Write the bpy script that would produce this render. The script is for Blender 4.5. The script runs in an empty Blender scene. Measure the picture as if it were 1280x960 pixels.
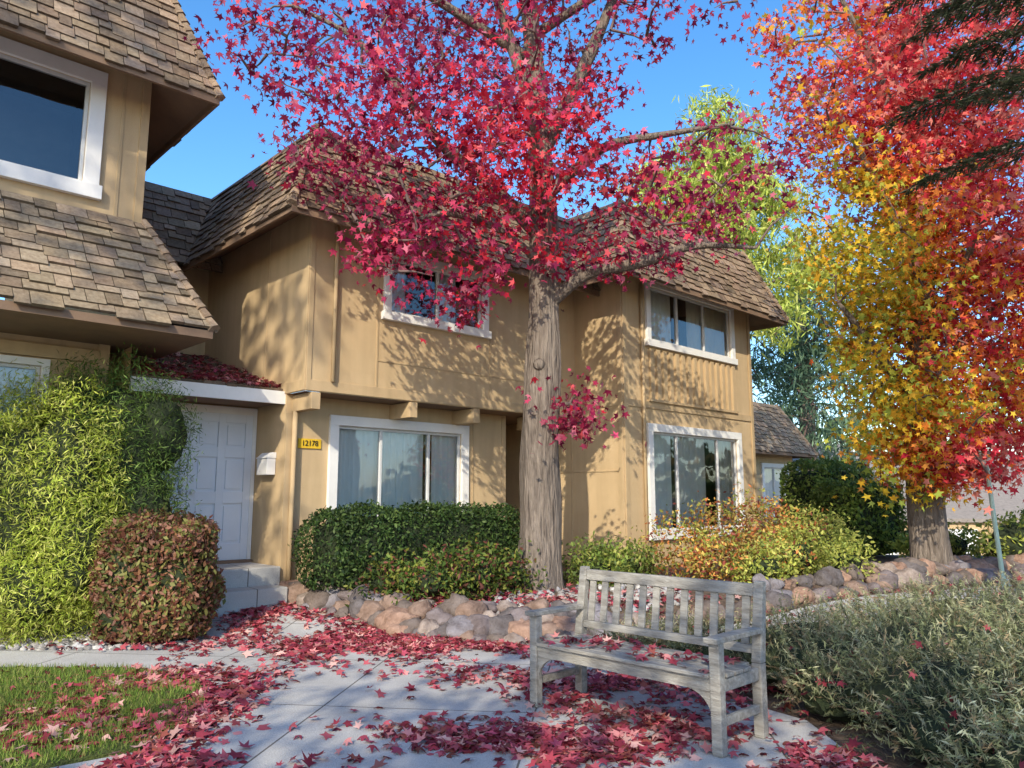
import bpy, bmesh, math, random
import numpy as np
from mathutils import Vector, Matrix, noise
from mathutils.geometry import tessellate_polygon
rng=np.random.default_rng(7); random.seed(7)
scene=bpy.context.scene
scene.view_settings.view_transform='Standard'; scene.view_settings.look='None'
scene.view_settings.exposure=0; scene.view_settings.gamma=1
# ---------------------------------------------------------------- helpers
def link(o): scene.collection.objects.link(o); return o
def empty(name,loc=(0,0,0),rz=0):
    e=bpy.data.objects.new(name,None); e.location=loc; e.rotation_euler=(0,0,rz); e.empty_display_size=.2
    return link(e)
def nodes(name):
    m=bpy.data.materials.new(name); m.use_nodes=True; nt=m.node_tree
    b=nt.nodes.get('Principled BSDF'); return m,nt,b
def N(nt,t,**kw):
    n=nt.nodes.new(t)
    for k,v in kw.items():
        if k in n.inputs.keys(): n.inputs[k].default_value=v
        else: setattr(n,k,v)
    return n
def pmat(name,c1,c2=None,rough=.85,scale=5,bump=.15,bscale=60,stretch=(1,1,1),spec=.3,attr=False,metal=0,detail=6,bdist=.02,stain=0):
    m,nt,b=nodes(name); L=nt.links.new
    if c2 is None: c2=tuple(v*.72 for v in c1)
    tc=N(nt,'ShaderNodeTexCoord'); mp=N(nt,'ShaderNodeMapping'); mp.inputs['Scale'].default_value=stretch
    L(tc.outputs['Object'],mp.inputs['Vector'])
    n1=N(nt,'ShaderNodeTexNoise'); n1.inputs['Scale'].default_value=scale; n1.inputs['Detail'].default_value=detail; n1.inputs['Roughness'].default_value=.65
    L(mp.outputs[0],n1.inputs['Vector'])
    r=N(nt,'ShaderNodeValToRGB'); r.color_ramp.elements[0].position=.32; r.color_ramp.elements[1].position=.68
    r.color_ramp.elements[0].color=(*c2,1); r.color_ramp.elements[1].color=(*c1,1)
    L(n1.outputs['Fac'],r.inputs['Fac'])
    out=r.outputs['Color']
    if attr:
        a=N(nt,'ShaderNodeAttribute'); a.attribute_name='Col'
        mx=N(nt,'ShaderNodeMix'); mx.data_type='RGBA'; mx.blend_type='MULTIPLY'; mx.inputs[0].default_value=1
        L(a.outputs['Color'],mx.inputs[6]); L(out,mx.inputs[7]); out=mx.outputs[2]
    if stain:
        m2=N(nt,'ShaderNodeMapping'); m2.inputs['Scale'].default_value=(3,3,.35); L(tc.outputs['Object'],m2.inputs[0])
        n3=N(nt,'ShaderNodeTexNoise'); n3.inputs['Scale'].default_value=2; n3.inputs['Detail'].default_value=8; L(m2.outputs[0],n3.inputs['Vector'])
        r3=N(nt,'ShaderNodeValToRGB'); r3.color_ramp.elements[0].position=.3; r3.color_ramp.elements[1].position=.6; r3.color_ramp.elements[0].color=(1-stain,1-stain,1-stain*1.1,1); r3.color_ramp.elements[1].color=(1,1,1,1)
        L(n3.outputs['Fac'],r3.inputs['Fac']); mx=N(nt,'ShaderNodeMix'); mx.data_type='RGBA'; mx.blend_type='MULTIPLY'; mx.inputs[0].default_value=1
        L(out,mx.inputs[6]); L(r3.outputs[0],mx.inputs[7]); out=mx.outputs[2]
    L(out,b.inputs['Base Color'])
    b.inputs['Roughness'].default_value=rough; b.inputs['Specular IOR Level'].default_value=spec; b.inputs['Metallic'].default_value=metal
    n2=N(nt,'ShaderNodeTexNoise'); n2.inputs['Scale'].default_value=bscale; n2.inputs['Detail'].default_value=5
    L(mp.outputs[0],n2.inputs['Vector'])
    bp=N(nt,'ShaderNodeBump'); bp.inputs['Strength'].default_value=bump; bp.inputs['Distance'].default_value=bdist
    L(n2.outputs['Fac'],bp.inputs['Height']); L(bp.outputs[0],b.inputs['Normal'])
    return m
def leafmat(name,trans=.35,rough=.55,spec=.25):
    m,nt,b=nodes(name); L=nt.links.new
    a=N(nt,'ShaderNodeAttribute'); a.attribute_name='Col'
    L(a.outputs['Color'],b.inputs['Base Color']); b.inputs['Roughness'].default_value=rough; b.inputs['Specular IOR Level'].default_value=spec
    t=N(nt,'ShaderNodeBsdfTranslucent'); L(a.outputs['Color'],t.inputs['Color'])
    mx=N(nt,'ShaderNodeMixShader'); mx.inputs[0].default_value=trans
    L(b.outputs[0],mx.inputs[1]); L(t.outputs[0],mx.inputs[2]); L(mx.outputs[0],nt.nodes['Material Output'].inputs['Surface'])
    return m
class MB:
    def __init__(s): s.v=[];s.f=[];s.m=[];s.c=[]
    def face(s,pts,m=0,col=(1,1,1)):
        i=len(s.v); s.v+= [tuple(p) for p in pts]; s.f.append(tuple(range(i,i+len(pts)))); s.m.append(m); s.c+= [col]*len(pts)
    def hexa(s,p,m=0,col=(1,1,1)):
        i=len(s.v); s.v+=[tuple(q) for q in p]; s.c+=[col]*8
        for f in ((0,3,2,1),(4,5,6,7),(0,1,5,4),(1,2,6,5),(2,3,7,6),(3,0,4,7)):
            s.f.append(tuple(i+k for k in f)); s.m.append(m)
    def box(s,x0,x1,y0,y1,z0,z1,m=0,col=(1,1,1)):
        s.hexa([(x0,y0,z0),(x1,y0,z0),(x1,y1,z0),(x0,y1,z0),(x0,y0,z1),(x1,y0,z1),(x1,y1,z1),(x0,y1,z1)],m,col)
    def tube(s,pts,rad,sides=8,m=0,col=(1,1,1),cap=True,wob=0):
        pts=[Vector(p) for p in pts]; base=len(s.v); up=Vector((0,0,1)); prev=None
        for k,p in enumerate(pts):
            d=(pts[min(k+1,len(pts)-1)]-pts[max(k-1,0)]).normalized()
            if prev is None: x=d.orthogonal().normalized()
            else: x=(prev-d*prev.dot(d)).normalized()
            prev=x; y=d.cross(x)
            for j in range(sides):
                a=2*math.pi*j/sides; r=rad[k]
                if wob: r*=1+wob*noise.noise(Vector((math.cos(a)*1.5,math.sin(a)*1.5,p.z*.8+p.x)))+ (wob*.16*noise.noise(Vector((math.cos(a)*9,math.sin(a)*9,p.z*2.2))) if sides>30 else 0)
                s.v.append(tuple(p+x*math.cos(a)*r+y*math.sin(a)*r)); s.c.append(col)
        for k in range(len(pts)-1):
            for j in range(sides):
                a=base+k*sides+j; b=base+k*sides+(j+1)%sides
                s.f.append((a,b,b+sides,a+sides)); s.m.append(m)
        if cap:
            e=base+(len(pts)-1)*sides; s.f.append(tuple(e+j for j in range(sides))); s.m.append(m)
            s.f.append(tuple(base+j for j in reversed(range(sides)))); s.m.append(m)
    def build(s,name,mats,parent=None,smooth=False,bevel=0):
        me=bpy.data.meshes.new(name); me.from_pydata(s.v,[],s.f)
        for m in mats: me.materials.append(m)
        me.polygons.foreach_set('material_index',s.m)
        if smooth: me.polygons.foreach_set('use_smooth',[True]*len(s.f))
        at=me.attributes.new('Col','FLOAT_COLOR','POINT')
        at.data.foreach_set('color',np.c_[np.array(s.c,dtype=np.float32),np.ones(len(s.c),dtype=np.float32)].ravel())
        me.update(); o=link(bpy.data.objects.new(name,me))
        if parent: o.parent=parent
        if bevel:
            b=o.modifiers.new('bevel','BEVEL'); b.width=bevel; b.segments=2; b.limit_method='ANGLE'
        return o
SH={}
def star():
    pts=[]
    angs=[(-32,.68),(30,.92),(90,1.0),(150,.92),(212,.68)]
    for i,(a,r) in enumerate(angs):
        pts.append((r*math.cos(math.radians(a)),r*math.sin(math.radians(a))))
        if i<4:
            b=math.radians((a+angs[i+1][0])/2); pts.append((.40*math.cos(b),.40*math.sin(b)))
    pts.append((0,-.22))
    a=np.array(pts); a[:,1]-=.1
    return np.c_[a*.62, -.26*(a**2).sum(1)]
SH['star']=star()
SH['oval']=np.array([(0,-.5,0),(.25,-.1,-.04),(.16,.25,-.04),(0,.5,-.08),(-.16,.25,-.04),(-.25,-.1,-.04)])
SH['narrow']=np.array([(0,-.5,0),(.09,0,.03),(0,.5,-.1),(-.09,0,.03)])
SH['blade']=np.array([(-.07,0,0),(.07,0,0),(0,1,.12)])
def unit(a): return a/np.maximum(np.linalg.norm(a,axis=1,keepdims=True),1e-6)
def leaves(name,P,size,col,shape,mat,parent=None,nrm=None,axis=None):
    S=SH[shape]; n=len(P); k=len(S)
    if nrm is None: nrm=rng.normal(size=(n,3))
    if axis is None: axis=rng.normal(size=(n,3))
    nrm=unit(nrm); a=unit(axis-nrm*(axis*nrm).sum(1,keepdims=True)); b=np.cross(a,nrm)
    size=np.asarray(size).reshape(-1,1,1)
    cz=rng.uniform(-.8,2.2,size=(n,1,1)); wx=rng.uniform(.7,1.05,size=(n,1,1))
    V=P[:,None,:]+size*(wx*S[None,:,0:1]*b[:,None,:]+S[None,:,1:2]*a[:,None,:]+cz*S[None,:,2:3]*nrm[:,None,:])
    me=bpy.data.meshes.new(name); me.vertices.add(n*k); me.vertices.foreach_set('co',V.astype(np.float32).ravel())
    me.loops.add(n*k); me.loops.foreach_set('vertex_index',np.arange(n*k,dtype=np.int32))
    me.polygons.add(n); me.polygons.foreach_set('loop_start',np.arange(0,n*k,k,dtype=np.int32))
    me.update(calc_edges=True)
    at=me.attributes.new('Col','FLOAT_COLOR','POINT')
    C=np.repeat(np.c_[np.clip(col,0,1),np.ones(n)],k,axis=0).astype(np.float32)
    at.data.foreach_set('color',C.ravel()); me.materials.append(mat)
    o=link(bpy.data.objects.new(name,me))
    if parent: o.parent=parent
    return o
def pal(cols,n,w=None,j=.25):
    c=np.array(cols); i=rng.choice(len(c),size=n,p=None if w is None else np.array(w)/sum(w))
    return c[i]*rng.uniform(1-j,1+j,size=(n,1))
def sm(x): x=np.clip(x,0,1); return x*x*(3-2*x)
BX=[-2.9,-2.1,-1.2,-.67,.17,1.2,2.4,3.5,5,7.5,12]; BY=[10.0,9.4,8.6,8.3,8.2,8.45,9.0,9.75,10.9,12.0,13.2]
def h(x,y):
    x=np.asarray(x,float); y=np.asarray(y,float)
    z=.16*sm((y-8.0)/2.0)
    z=z+.15*sm((y-np.interp(x,BX,BY)+.05)/.45)*sm((x+3.1)/.4)
    z=z-1.5*sm((y-15.5)/6)*sm((x-6.5)/3)
    return z
# ---------------------------------------------------------------- materials
M_wall=pmat('stucco_tan',(.59,.43,.25),(.52,.375,.215),scale=1.4,bump=.35,bscale=120,rough=.9,stain=.12)
M_trimtan=pmat('trim_tan',(.54,.39,.225),(.47,.34,.195),scale=3,bump=.2,bscale=80,stain=.15)
M_soffit=pmat('soffit_brown',(.24,.155,.10),(.19,.125,.085),scale=3)
M_white=pmat('white_paint',(.82,.80,.77),(.74,.72,.69),scale=3,bump=.06,bscale=40,rough=.5)
M_door=pmat('door_paint',(.74,.76,.80),(.68,.70,.74),scale=2,bump=.05,rough=.5)
M_alu=pmat('aluminium_frame',(.65,.65,.64),(.55,.55,.55),rough=.4)
M_shing=pmat('shingle',(1,1,1),(.60,.56,.53),scale=22,bump=.6,bscale=200,attr=True,rough=.95)
M_dark=pmat('interior_dark',(.09,.085,.08),(.06,.06,.06))
M_curt=pmat('curtain_cloth',(.86,.86,.84),(.78,.78,.76),scale=2,bump=.05)
M_browndoor=pmat('brown_door',(.10,.06,.04),(.08,.05,.03))
M_bark=pmat('bark',(.30,.245,.20),(.10,.078,.064),scale=9,bump=1.0,bscale=13,stretch=(2.4,2.4,.3),rough=.95,detail=9,bdist=.08)
M_twig=pmat('twig_bark',(.20,.14,.13),(.12,.08,.075),scale=8)
M_wood=pmat('weathered_wood',(.42,.395,.35),(.20,.18,.155),scale=9,bump=.5,bscale=45,stretch=(.6,3,3),rough=.9,detail=9)
M_rock=pmat('rock',(1,1,1),(.45,.41,.39),scale=7,bump=.9,bscale=28,attr=True,rough=.95)
M_leafred=leafmat('leaf_red',.42); M_leaf=leafmat('leaf_green',.35); M_fall=leafmat('leaf_fallen',.1,.6)
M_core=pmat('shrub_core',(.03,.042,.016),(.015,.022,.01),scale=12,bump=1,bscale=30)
M_yellow=pmat('number_plate_yellow',(.75,.48,.03),(.65,.4,.03))
M_black=pmat('black_paint',(.02,.02,.02))
M_greenpole=pmat('pale_green_paint',(.42,.55,.45),(.36,.48,.4),rough=.5)
M_grey=pmat('grey_siding',(.42,.44,.42),(.36,.38,.36),scale=2)
M_groof=pmat('grey_roof',(.30,.26,.23),(.22,.19,.17),scale=10)
def glassmat():
    m,nt,b=nodes('window_glass'); L=nt.links.new
    t=N(nt,'ShaderNodeBsdfTransparent'); t.inputs[0].default_value=(.9,.93,.93,1)
    g=N(nt,'ShaderNodeBsdfGlossy'); g.inputs['Roughness'].default_value=.02; g.inputs[0].default_value=(.95,.97,1,1)
    fr=N(nt,'ShaderNodeFresnel'); fr.inputs[0].default_value=1.6
    ad=N(nt,'ShaderNodeMath'); ad.operation='MULTIPLY_ADD'; ad.inputs[1].default_value=1.2; ad.inputs[2].default_value=.05; L(fr.outputs[0],ad.inputs[0])
    no=N(nt,'ShaderNodeTexNoise'); no.inputs['Scale'].default_value=1.2; tc=N(nt,'ShaderNodeTexCoord'); L(tc.outputs['Object'],no.inputs['Vector'])
    bp=N(nt,'ShaderNodeBump'); bp.inputs['Strength'].default_value=.06; bp.inputs['Distance'].default_value=.1; L(no.outputs[0],bp.inputs['Height']); L(bp.outputs[0],g.inputs['Normal'])
    mx=N(nt,'ShaderNodeMixShader'); L(ad.outputs[0],mx.inputs[0]); L(t.outputs[0],mx.inputs[1]); L(g.outputs[0],mx.inputs[2]); L(mx.outputs[0],nt.nodes['Material Output'].inputs['Surface'])
    return m
M_glass=glassmat()
def concmat():
    m=pmat('concrete',(.60,.585,.555),(.45,.435,.41),scale=1.3,bump=.3,bscale=90,rough=.9,detail=10)
    nt=m.node_tree; L=nt.links.new; b=nt.nodes['Principled BSDF']; src=b.inputs['Base Color'].links[0].from_socket
    tc=N(nt,'ShaderNodeTexCoord'); mp=N(nt,'ShaderNodeMapping'); mp.inputs['Rotation'].default_value=(0,0,.12); mp.inputs['Location'].default_value=(.5,.55,0)
    br=N(nt,'ShaderNodeTexBrick'); br.inputs['Scale'].default_value=1; br.inputs['Brick Width'].default_value=1.5; br.inputs['Row Height'].default_value=1.5; br.offset=0
    br.inputs['Mortar Size'].default_value=.007; br.inputs['Color1'].default_value=(1,1,1,1); br.inputs['Color2'].default_value=(.93,.93,.93,1); br.inputs['Mortar'].default_value=(.3,.28,.26,1)
    L(tc.outputs['Object'],mp.inputs[0]); L(mp.outputs[0],br.inputs['Vector'])
    mx=N(nt,'ShaderNodeMix'); mx.data_type='RGBA'; mx.blend_type='MULTIPLY'; mx.inputs[0].default_value=1
    L(src,mx.inputs[6]); L(br.outputs[0],mx.inputs[7])
    n4=N(nt,'ShaderNodeTexNoise'); n4.inputs['Scale'].default_value=160; n4.inputs['Detail'].default_value=3; L(tc.outputs['Object'],n4.inputs['Vector'])
    r4=N(nt,'ShaderNodeValToRGB'); r4.color_ramp.elements[0].position=.36; r4.color_ramp.elements[1].position=.5; r4.color_ramp.elements[0].color=(.72,.70,.68,1); r4.color_ramp.elements[1].color=(1,1,1,1); L(n4.outputs['Fac'],r4.inputs['Fac'])
    m5=N(nt,'ShaderNodeMix'); m5.data_type='RGBA'; m5.blend_type='MULTIPLY'; m5.inputs[0].default_value=1; L(mx.outputs[2],m5.inputs[6]); L(r4.outputs[0],m5.inputs[7])
    L(m5.outputs[2],b.inputs['Base Color'])
    return m
M_conc=concmat()
M_soil=pmat('soil_mulch',(.20,.14,.095),(.08,.055,.04),scale=14,bump=1,bscale=40)
M_lawn=pmat('lawn_ground',(.12,.15,.03),(.06,.07,.02),scale=9,bump=1,bscale=60)
M_gravel=pmat('gravel_ground',(.40,.39,.38),(.18,.17,.16),scale=45,bump=1,bscale=60)
# ---------------------------------------------------------------- ground
xs=np.unique(np.r_[-400,-200,-100,-50,-25,np.arange(-14,14.01,.3),25,50,100,200,400])
ys=np.unique(np.r_[-300,-100,-40,-20,np.arange(-8,24.01,.3),30,40,60,100,200,400])
X,Y=np.meshgrid(xs,ys); Z=h(X,Y)
nv=len(xs); V=np.c_[X.ravel(),Y.ravel(),Z.ravel()]
F=[(j*nv+i,j*nv+i+1,(j+1)*nv+i+1,(j+1)*nv+i) for j in range(len(ys)-1) for i in range(nv-1)]
me=bpy.data.meshes.new('ground'); me.from_pydata(V.tolist(),[],F); me.materials.append(M_soil); me.polygons.foreach_set('use_smooth',[True]*len(F))
link(bpy.data.objects.new('ground',me))
def sheet(name,poly,off,mat,thick=.03):
    bm=bmesh.new(); vs=[bm.verts.new((x,y,0)) for x,y in poly]
    for t in tessellate_polygon([[Vector((x,y,0)) for x,y in poly]]):
        try: bm.faces.new([vs[i] for i in t])
        except ValueError: pass
    bmesh.ops.recalc_face_normals(bm,faces=bm.faces[:])
    for ax in (0,1):
        lo=min(p[ax] for p in poly); hi=max(p[ax] for p in poly)
        for c in np.arange(math.ceil(lo/.3)*.3,hi,.3):
            co=[0,0,0]; co[ax]=c; no=[0,0,0]; no[ax]=1
            bmesh.ops.bisect_plane(bm,geom=bm.verts[:]+bm.edges[:]+bm.faces[:],plane_co=co,plane_no=no)
    for v in bm.verts: v.co.z=float(h(v.co.x,v.co.y))+off
    if sum(f.normal.z for f in bm.faces)<0: bmesh.ops.reverse_faces(bm,faces=bm.faces[:])
    me=bpy.data.meshes.new(name); bm.to_mesh(me); bm.free(); me.materials.append(mat)
    o=link(bpy.data.objects.new(name,me)); s=o.modifiers.new('s','SOLIDIFY'); s.thickness=thick; s.offset=-1
    return o
sheet('concrete_path',[(-12,6.9),(-3.3,6.88),(-2.75,6.65),(-2.3,6.1),(-2.08,5.5),(-2.03,5.0),(-2.15,4.7),(-2.6,4.35),(-6,3.2),(-12,2),(-12,-7),(6,-7),(5,0),(3,2.6),(2.15,3.6),(1.95,4.4),(1.95,5.3),(1.5,6.0),(1.3,6.8),(2.4,7.35),(3.7,8.2),(5.4,9.3),(7.5,10.4),(12,12.0),(12,12.9),(7.4,11.6),(4.9,10.5),(3.4,9.4),(2.3,8.65),(1.2,8.15),(.17,7.95),(-.67,8.05),(-1.2,8.35),(-2.1,9.1),(-2.75,9.75),(-2.9,10.1),(-3.9,9.2),(-3.55,8.9),(-3.2,8.3),(-3.3,7.6),(-12,7.55)],.03,M_conc)
lawnpoly=[(-12,6.87),(-3.35,6.85),(-2.78,6.6),(-2.33,6.07),(-2.12,5.5),(-2.07,5.0),(-2.19,4.74),(-2.62,4.4),(-6,3.26),(-12,2.06)]
sheet('lawn',lawnpoly,.036,M_lawn)
sheet('gravel_bed',[(-12,7.58),(-3.33,7.63),(-3.23,8.3),(-3.58,8.88),(-3.9,9.15),(-5,9.0),(-12,9)],.02,M_gravel)
# ---------------------------------------------------------------- building kit
ANG=math.atan2(.690,.724); MO=(-2.68,9.75)
D1=np.array([.724,.690]); D2=np.array([-.690,.724])
def W(s,t): p=np.array(MO)+s*D1+t*D2; return float(p[0]),float(p[1])
class Face:
    def __init__(f,p0,p1):
        f.p=Vector((*p0,0)); q=Vector((*p1,0)); f.L=(q-f.p).length; f.d=(q-f.p).normalized(); f.n=Vector((f.d.y,-f.d.x,0))
    def P(f,d,o,z): v=f.p+f.d*d+f.n*o; return (v.x,v.y,z)
    def box(f,mb,d0,d1,o0,o1,z0,z1,m=0):
        P=f.P; mb.hexa([P(d0,o1,z0),P(d1,o1,z0),P(d1,o0,z0),P(d0,o0,z0),P(d0,o1,z1),P(d1,o1,z1),P(d1,o0,z1),P(d0,o0,z1)],m)
    def wall(f,mb,z0,z1,holes=(),m=0,dep=.14):
        ds=sorted({0,f.L,*[a for hh in holes for a in hh[:2]]}); zs=sorted({z0,z1,*[a for hh in holes for a in hh[2:]]})
        for i in range(len(ds)-1):
            for j in range(len(zs)-1):
                dm=(ds[i]+ds[i+1])/2; zm=(zs[j]+zs[j+1])/2
                if any(a<dm<b and c<zm<e for a,b,c,e in holes): continue
                mb.face([f.P(ds[i],0,zs[j]),f.P(ds[i+1],0,zs[j]),f.P(ds[i+1],0,zs[j+1]),f.P(ds[i],0,zs[j+1])],m)
        for a,b,c,e in holes:
            P=f.P
            for q in ([(a,c),(a,e)],[(b,e),(b,c)],[(a,e),(b,e)],[(b,c),(a,c)]):
                (x0,y0),(x1,y1)=q; mb.face([P(x0,0,y0),P(x1,0,y1),P(x1,-dep,y1),P(x0,-dep,y0)],m)
    def window(f,parent,hole,mull=(),curtain=(1,),trim=.12,name='window'):
        a,b,c,e=hole; mb=MB(); k=.05
        f.box(mb,a-trim,b+trim,0,k,e,e+trim,0); f.box(mb,a-trim-.03,b+trim+.03,0,k+.03,c-trim,c,0)
        f.box(mb,a-trim,a,0,k,c,e,0); f.box(mb,b,b+trim,0,k,c,e,0)
        w=.04
        f.box(mb,a,b,-.07,-.01,c,c+w,1); f.box(mb,a,b,-.07,-.01,e-w,e,1)
        f.box(mb,a,a+w,-.07,-.01,c+w,e-w,1); f.box(mb,b-w,b,-.07,-.01,c+w,e-w,1)
        for mpos in mull:
            x=a+(b-a)*mpos; f.box(mb,x-w/2,x+w/2,-.068,-.008,c+w,e-w,1)
        mb.build(name+'_frame',[M_white,M_alu],parent,bevel=.004)
        g=MB(); g.face([f.P(a,-.04,c),f.P(b,-.04,c),f.P(b,-.04,e),f.P(a,-.04,e)]); g.build(name+'_glass',[M_glass],parent)
        r=MB()
        D=1.2
        P=f.P
        r.face([P(a-.1,-D,c-.2),P(b+.1,-D,c-.2),P(b+.1,-D,e+.1),P(a-.1,-D,e+.1)])
        for x in (a-.1,b+.1): r.face([P(x,-.15,c-.2),P(x,-D,c-.2),P(x,-D,e+.1),P(x,-.15,e+.1)])
        for z in (c-.2,e+.1): r.face([P(a-.1,-.15,z),P(b+.1,-.15,z),P(b+.1,-D,z),P(a-.1,-D,z)])
        r.build(name+'_room',[M_dark],parent)
        cm=MB()
        for rg in curtain:
            if rg==1: rg=(0,1)
            x0=a+(b-a)*rg[0]; x1=a+(b-a)*rg[1]; n=max(8,int((x1-x0)/.022)); pr=None
            for i in range(n+1):
                x=x0+(x1-x0)*i/n; o=-.12+.022*math.sin(i*.95+math.sin(i*.13)*2)
                if pr: cm.face([P(pr[0],pr[1],c),P(x,o,c),P(x,o,e),P(pr[0],pr[1],e)])
                pr=(x,o)
        if curtain: cm.build(name+'_curtain',[M_curt],parent,smooth=False)
SC=[(.41,.30,.205),(.34,.25,.17),(.47,.35,.245),(.27,.195,.135),(.38,.285,.20)]
def shingles(mb,p0,p1,q0,q1,expo=.15,cols=None,wmin=.13,wmax=.30):
    p0,p1,q0,q1=map(Vector,(p0,p1,q0,q1)); e=(p1-p0).normalized(); up0=(q0-p0); up=(up0-e*up0.dot(e)); H=up.length; up.normalize(); n=e.cross(up)
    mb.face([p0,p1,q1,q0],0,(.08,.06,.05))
    rows=max(2,round(H/expo)); L=lambda f:up0.dot(e)*f; Rr=lambda f:(p1-p0).length+(q1-p1).dot(e)*f
    if cols is None: cols=SC
    for i in range(rows):
        f0=i/rows; f1=(i+1)/rows+.15/rows; x=L(f0)-random.uniform(0,wmax); xe=Rr(f0)
        while x<xe:
            w=random.uniform(wmin,wmax); a=max(x,L(f0)); b=min(x+w-.008,Rr(f0)); a2=min(max(x,L(min(f1,1))),Rr(min(f1,1))); b2=max(min(x+w-.008,Rr(min(f1,1))),L(min(f1,1)))
            x+=w
            if b-a<.01: continue
            fb=f0-random.choice([0,0,.25,.36])/rows; lift=random.uniform(.024,.044); 
            A=p0+e*a+up*(H*fb); B=p0+e*b+up*(H*fb); C=p0+e*b2+up*(H*min(f1,1)); Dd=p0+e*a2+up*(H*min(f1,1))
            col=tuple(v*random.uniform(.97,1.03) for v in random.choice(cols)); s_=random.uniform(.82,1.1); col=tuple(v*s_ for v in col)
            A1,B1,C1,D_=A+n*lift,B+n*lift,C+n*.006,Dd+n*.006
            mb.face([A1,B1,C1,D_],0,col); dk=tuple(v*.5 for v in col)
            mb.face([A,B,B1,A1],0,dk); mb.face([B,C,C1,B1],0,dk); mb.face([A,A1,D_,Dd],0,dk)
def hip(mb,p,q,n=12):
    p,q=Vector(p),Vector(q)
    for i in range(n):
        a=p.lerp(q,i/n); b=p.lerp(q,(i+1.15)/n); mb.tube([a,b],[.075,.05],6,0,random.choice(SC))
def mansard(parent,s0,s1,t0,t1,ze,zt,k,o,sides='flr',name='roof',rise=.28):
    mb=MB()
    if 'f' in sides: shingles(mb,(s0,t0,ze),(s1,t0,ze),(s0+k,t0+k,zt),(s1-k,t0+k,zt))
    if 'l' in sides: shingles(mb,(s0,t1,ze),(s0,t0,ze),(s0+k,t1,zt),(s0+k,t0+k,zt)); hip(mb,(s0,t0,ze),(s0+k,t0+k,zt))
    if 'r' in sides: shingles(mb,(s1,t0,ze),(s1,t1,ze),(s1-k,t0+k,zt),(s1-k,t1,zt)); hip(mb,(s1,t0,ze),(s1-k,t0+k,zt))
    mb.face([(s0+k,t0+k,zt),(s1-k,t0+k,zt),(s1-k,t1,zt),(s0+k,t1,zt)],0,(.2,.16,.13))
    mb.build(name,[M_shing],parent)
    f=MB(); z=ze-.02; zi=ze+rise
    f.face([(s0,t0,z),(s1,t0,z),(s1-o,t0+o,zi),(s0+o,t0+o,zi)]); f.face([(s0,t0,z),(s0+o,t0+o,zi),(s0+o,t1,zi),(s0,t1,z)]); f.face([(s1,t0,z),(s1,t1,z),(s1-o,t1,zi),(s1-o,t0+o,zi)])
    f.box(s0,s1,t0,t0+.04,z-.07,z+.04,1); f.box(s0+.001,s0+.04,t0+.041,t1,z-.07,z+.04,1); f.box(s1-.04,s1-.001,t0+.041,t1,z-.07,z+.04,1)
    f.build(name+'_soffit',[M_soffit,M_soffit],parent)
# ---------------------------------------------------------------- main townhouse
TH=empty('townhouse',(*MO,0),ANG)
mb=MB()
fu=Face((0,0),(5.25,0)); hu=(1.28,3.03,4.1,4.92); fu.wall(mb,2.85,5.4,[hu])
fe=Face((0,9),(0,0)); fe.wall(mb,2.85,5.4)
fl=Face((0,.5),(4.03,.5)); hl=(.79,3.04,.85,2.48); fl.wall(mb,-.2,2.85,[hl])
fle=Face((0,9),(0,.5)); fle.wall(mb,-.2,2.85)
Face((4.03,.5),(4.03,2)).wall(mb,-.2,2.85); Face((4.03,2),(5.25,2)).wall(mb,-.2,2.85)
fr=Face((5.25,-1.07),(9.52,-1.07)); hr1=(.78,3.49,4.22,5.2); hr2=(.76,3.57,.9,2.6); fr.wall(mb,-.3,5.4,[hr1,hr2])
frl=Face((5.25,9),(5.25,-1.07)); frl.wall(mb,-.3,5.4); Face((9.52,-1.07),(9.52,9)).wall(mb,-.3,5.4)
mb.box(-1.9,0,3.4,3.5,2.7,5.4)
mb.build('walls',[M_wall],TH)
mb=MB(); mb.face([(0,0,2.848),(5.25,0,2.848),(5.25,2.2,2.848),(0,2.2,2.848)],1)
for s in (.08,1.65,2.85,4.3): mb.box(s,s+.13,-.03,.5,2.62,2.84,0)
mb.build('overhang_beams',[M_trimtan,M_soffit],TH,bevel=.006)
mb=MB()
def vb(f,d,z0,z1,w=.03,o=.010): f.box(mb,d-w/2,d+w/2,.0,o,z0,z1)
for d in (1.08,4.3): vb(fu,d,3.0,5.35)
vb(fu,3.22,3.0,4.05); vb(fu,.035,3.0,5.35,.07,.014); fu.box(mb,0,5.25,0,.018,2.86,3.0); fu.box(mb,1.1,5.2,0,.009,3.37,3.395)
fe.box(mb,0,9,0,.018,2.86,3.0); vb(fe,8.965,3.0,5.35,.07,.014); vb(fe,7.8,3.0,5.35)
vb(fl,.05,0,2.6,.1,.03); vb(fl,3.3,0,2.85); vb(fl,3.98,0,2.85,.09)
vb(fr,.05,-.2,5.3,.1,.025); vb(fr,4.22,-.2,5.3,.09,.025)
fr.box(mb,.1,4.17,.0,.022,3.0,3.12)
for i in range(15): vb(fr,.78+.195*i,3.16,4.06,.10,.05)
fr.box(mb,.68,3.62,.0,.056,3.12,3.17)
frl.box(mb,0,10.07,0,.022,3.0,3.12); vb(frl,10.02,-.2,5.3,.1,.025); vb(frl,8.9,-.2,2.98); frl.box(mb,8.1,9.97,0,.012,1.9,1.93)
mb.build('battens',[M_trimtan],TH,bevel=.003)
mb=MB(); # downspouts
mb.tube([(.37,-.02,5.2),(.37,-.05,4.9),(.37,-.05,3.0)],[.03]*3,8); mb.tube([(.1,.43,2.62),(.1,.43,.1)],[.035]*2,8)
mb.tube([(5.75,-1.12,5.2),(5.75,-1.12,3.0),(5.75,-1.12,.2)],[.03]*3,8)
mb.build('downspouts',[M_trimtan],TH,smooth=True)
fu.window(TH,hu,(.5,),((0,.2),(.55,.75)),name='upper_window')
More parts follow.
